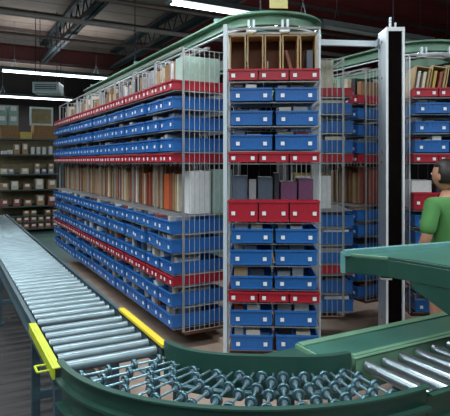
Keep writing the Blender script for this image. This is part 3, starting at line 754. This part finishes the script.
for i, (x, z) in enumerate(((-0.02, 2.345), (0.205, 2.345), (-0.02, 2.565), (0.205, 2.565))):
    rack_box(x, z, 0.20, 0.215, 0.36, 'sage', f"pale green carton, {('outer', 'inner')[i % 2]} one in the {('lower', 'upper')[i//2]} row on top of back rack", y=0.02)
# frame-like white panel and cartons on top of the rack
t = thing('display_frame', 'pale framed panel standing on top of the storage rack', 'panel', RK + Matrix.Rotation(TH, 3, 'Z') @ Vector((0.665, 0.2, 2.368)), TH)
RT = Matrix.Rotation(TH, 3, 'Z')
for x0, x1, z0, z1 in ((0, 0.04, 0, 0.42), (0.46, 0.50, 0, 0.42), (0.04, 0.46, 0, 0.05), (0.04, 0.46, 0.38, 0.42)):
    b = MB(); b.box(x0, x1, 0, 0.04, z0, z1); b.build('frame_bar', mat('pale_frame', (0.50, 0.62, 0.64), 0.5), t)
b = MB(); b.box(0.04, 0.46, 0.02, 0.03, 0.05, 0.38); b.build('panel_sheet', M_OLIVE, t)
# heater unit hung under the roof
U = Vector(((32.5-225)/516*11.0, 10.85, 2.98))
t = thing('heater_unit', 'pale blue ceiling heater unit with louvred front', 'heater', U, R(6))
b = MB(); b.box(0.05, 0.59, 0.0, 0.5, 0.03, 0.26); b.build('casing', M_UNIT, t, 0.01)
b = MB(); b.box(0.10, 0.54, -0.006, -0.001, 0.08, 0.21); b.build('grille', M_UNITD, t)
for i in range(3):
    b = MB(); b.box(0.11, 0.53, -0.02, -0.007, 0.085+i*0.045, 0.10+i*0.045); b.build('louvre', M_UNIT, t)
for x in (0.10, 0.54):
    for y in (0.06, 0.44):
        b = MB(); b.cyl((x, y, 0.26), (x, y, ZC-2.98-0.005), 0.008, 6); b.build('hanger_rod', M_TRUSS, t)

# ------------------------------------------------------------------ person in a green shirt behind the chute
SKIN = mat('skin', (0.52, 0.27, 0.17), 0.5, var=0.06, scale=6)
HAIR = mat('hair', (0.018, 0.012, 0.010), 0.5)
SHIRT = mat('green_shirt', (0.085, 0.27, 0.075), 0.8, var=0.15, scale=5)
SHORT = mat('dark_shorts', (0.02, 0.024, 0.04), 0.8)
def skin_mesh(name, verts, edges, m, parent, root=0, sub=2):
    me = bpy.data.meshes.new(name); me.from_pydata([v[0] for v in verts], edges, []); o = bpy.data.objects.new(name, me); COL.objects.link(o)
    md = o.modifiers.new('s', 'SKIN'); md.use_smooth_shade = True
    for i, v in enumerate(verts):
        r = v[1]; me.skin_vertices[0].data[i].radius = r if isinstance(r, tuple) else (r, r)
        me.skin_vertices[0].data[i].use_root = (i == root)
    s = o.modifiers.new('u', 'SUBSURF'); s.levels = sub; s.render_levels = sub
    dg = bpy.context.evaluated_depsgraph_get(); nm = bpy.data.meshes.new_from_object(o.evaluated_get(dg)); o.modifiers.clear(); o.data = nm
    nm.materials.clear(); nm.materials.append(m); o.parent = parent
    for p in nm.polygons: p.use_smooth = True
    return o
PR = thing('person', 'person in a green short sleeved shirt standing behind the raised chute', 'person', (1.60, 3.70, 0.012), R(118 - 270))
# local frame: faces -y; the side arm nearest the aisle hangs slightly forward
V = [((0, 0, 0.80), (0.125, 0.10)), ((0, 0.0, 0.92), (0.115, 0.09)), ((0, 0.0, 1.08), (0.125, 0.095)), ((0, 0.0, 1.21), (0.12, 0.09)), ((0, 0.0, 1.285), (0.055, 0.055)), ((0, -0.015, 1.345), (0.047, 0.05))]
E = [(0,1), (1,2), (2,3), (3,4), (4,5)]
def limb(pts, start):
    global V, E
    prev = start
    for p in pts: V.append(p); E.append((prev, len(V)-1)); prev = len(V)-1
    return prev
arms = {}
for s in (-1, 1):
    w = limb([((s*0.155, 0, 1.235), 0.056), ((s*0.205, 0.01, 1.12), 0.045), ((s*0.225, 0.0, 1.0), 0.039), ((s*0.225, -0.07, 0.885), 0.034), ((s*0.215, -0.125, 0.795), 0.024), ((s*0.21, -0.15, 0.745), (0.036, 0.017)), ((s*0.205, -0.165, 0.715), (0.034, 0.014))], 3)
    arms[s] = w
    for k, (dx, L) in enumerate(((-0.024, 0.062), (-0.008, 0.072), (0.008, 0.068), (0.022, 0.054))):
        limb([((s*0.207, -0.158+dx*1.2, 0.722), 0.009), ((s*0.203, -0.170+dx*1.2, 0.690), 0.0088), ((s*0.196, -0.170+dx*1.2, 0.712-L*0.75), 0.0082), ((s*0.186, -0.166+dx*1.2, 0.712-L), 0.007)], w)
    limb([((s*0.20, -0.165, 0.765), 0.011), ((s*0.185, -0.195, 0.735), 0.0100), ((s*0.178, -0.205, 0.705), 0.0085)], w-1)
    limb([((s*0.085, 0.0, 0.72), 0.085), ((s*0.09, -0.01, 0.56), 0.066), ((s*0.092, -0.018, 0.44), 0.052), ((s*0.092, 0.0, 0.30), 0.05), ((s*0.092, 0.012, 0.10), 0.034), ((s*0.092, 0.0, 0.055), 0.036), ((s*0.10, -0.07, 0.036), (0.036, 0.030)), ((s*0.105, -0.14, 0.030), (0.034, 0.022))], 0)
body = skin_mesh('body', V, E, SKIN, PR)
# head joined to the body mesh with face features
import bmesh
hb = bmesh.new()
bmesh.ops.create_uvsphere(hb, u_segments=24, v_segments=18, radius=1.0)
HC = Vector((0, -0.025, 1.44))
for v in hb.verts:
    x, y, z = v.co
    wj = 1.0 - 0.28*max(0, -z)**1.5
    yy = y*0.098
    if y < 0:
        if abs(x) < 0.22 and -0.35 < z < 0.12: yy -= 0.016*(1-abs(x)/0.22)*(1-abs(z+0.15)/0.35)
        if 0.02 < z < 0.22 and 0.2 < abs(x) < 0.6: yy += 0.007
    v.co = HC + Vector((x*0.077*wj, yy + (0.004 if z < -0.5 else 0), z*0.113))
hm = bpy.data.meshes.new('h'); hb.to_mesh(hm); hb.free()
hm.materials.append(SKIN)
ho = bpy.data.objects.new('h', hm); COL.objects.link(ho)
for p in hm.polygons: p.use_smooth = True
jb = bmesh.new(); jb.from_mesh(body.data); jb.from_mesh(hm)
for s in (-1, 1):                               # ears
    r = bmesh.ops.create_uvsphere(jb, u_segments=10, v_segments=8, radius=1.0)
    for v in r['verts']: v.co = Vector((s*0.078, -0.01, 1.435)) + Vector((v.co.x*0.010, v.co.y*0.018, v.co.z*0.030))
jb.to_mesh(body.data); jb.free(); bpy.data.objects.remove(ho)
for p in body.data.polygons: p.use_smooth = True
for s in (-1, 1):
    b = MB(); b.revolve([(0.0005, -0.009), (0.007, -0.006), (0.009, 0), (0.007, 0.006), (0.0005, 0.009)], (s*0.031, -0.112, 1.452), (0, 1, 0), 10); b.build('eye', M_CARD, PR, smooth=True)
b = MB(); b.box(-0.022, 0.022, -0.124, -0.114, 1.381, 1.389); b.build('mouth', mat('lips', (0.35, 0.11, 0.09), 0.5), PR, 0.002)
hb = bmesh.new(); bmesh.ops.create_uvsphere(hb, u_segments=24, v_segments=18, radius=1.0)
dl = [v for v in hb.verts if (v.co.y < -0.15 and v.co.z < 0.45) or v.co.z < -0.62]
bmesh.ops.delete(hb, geom=dl, context='VERTS')
for v in hb.verts: v.co = HC + Vector((v.co.x*0.086, 0.008 + v.co.y*0.108, 0.006 + v.co.z*0.119))
hm = bpy.data.meshes.new('hair'); hb.to_mesh(hm); hb.free(); hm.materials.append(HAIR)
o = bpy.data.objects.new('hair', hm); COL.objects.link(o); o.parent = PR
sd = o.modifiers.new('t', 'SOLIDIFY'); sd.thickness = 0.008
for p in hm.polygons: p.use_smooth = True
VS = [((0, 0, 0.84), (0.142, 0.115)), ((0, 0, 0.95), (0.14, 0.112)), ((0, 0, 1.08), (0.145, 0.112)), ((0, 0, 1.21), (0.135, 0.103)), ((0, -0.004, 1.285), (0.068, 0.066))]
ES = [(0,1), (1,2), (2,3), (3,4)]
for s in (-1, 1):
    k = len(VS); VS += [((s*0.158, 0, 1.235), 0.070), ((s*0.208, 0.01, 1.12), 0.062), ((s*0.227, 0.0, 1.02), 0.060)]; ES += [(3, k), (k, k+1), (k+1, k+2)]
skin_mesh('shirt', VS, ES, SHIRT, PR)
VS = [((0, 0, 0.86), (0.134, 0.108)), ((0, 0, 0.78), (0.135, 0.11))]; ES = [(0,1)]
for s in (-1, 1):
    k = len(VS); VS += [((s*0.085, 0, 0.70), 0.098), ((s*0.092, -0.01, 0.575), 0.085)]; ES += [(1, k), (k, k+1)]
skin_mesh('shorts', VS, ES, SHORT, PR)
for s in (-1, 1):
    skin_mesh('shoe', [((s*0.092, 0.03, 0.046), (0.046, 0.046)), ((s*0.098, -0.06, 0.042), (0.048, 0.042)), ((s*0.106, -0.16, 0.036), (0.045, 0.034))], [(0,1), (1,2)], M_BLACK, PR)

# ------------------------------------------------------------------ world, camera, view
w = bpy.data.worlds.new('hall'); SC.world = w; w.use_nodes = True
w.node_tree.nodes['Background'].inputs[0].default_value = (0.75, 0.9, 1.0, 1); w.node_tree.nodes['Background'].inputs[1].default_value = 0.0
cam = bpy.data.cameras.new('camera'); co = bpy.data.objects.new('camera', cam); COL.objects.link(co)
co.location = (0, 0, 1.55); co.rotation_euler = (R(90), 0, 0)
cam.sensor_width = 36.0; cam.sensor_fit = 'HORIZONTAL'; cam.lens = 516/450*36; cam.shift_y = -46/450
cam.clip_start = 0.02; cam.clip_end = 100
SC.camera = co
SC.view_settings.view_transform = 'Standard'; SC.view_settings.look = 'None'; SC.view_settings.gamma = 1.0; SC.view_settings.exposure = 0.0
SC.view_settings.use_curve_mapping = False
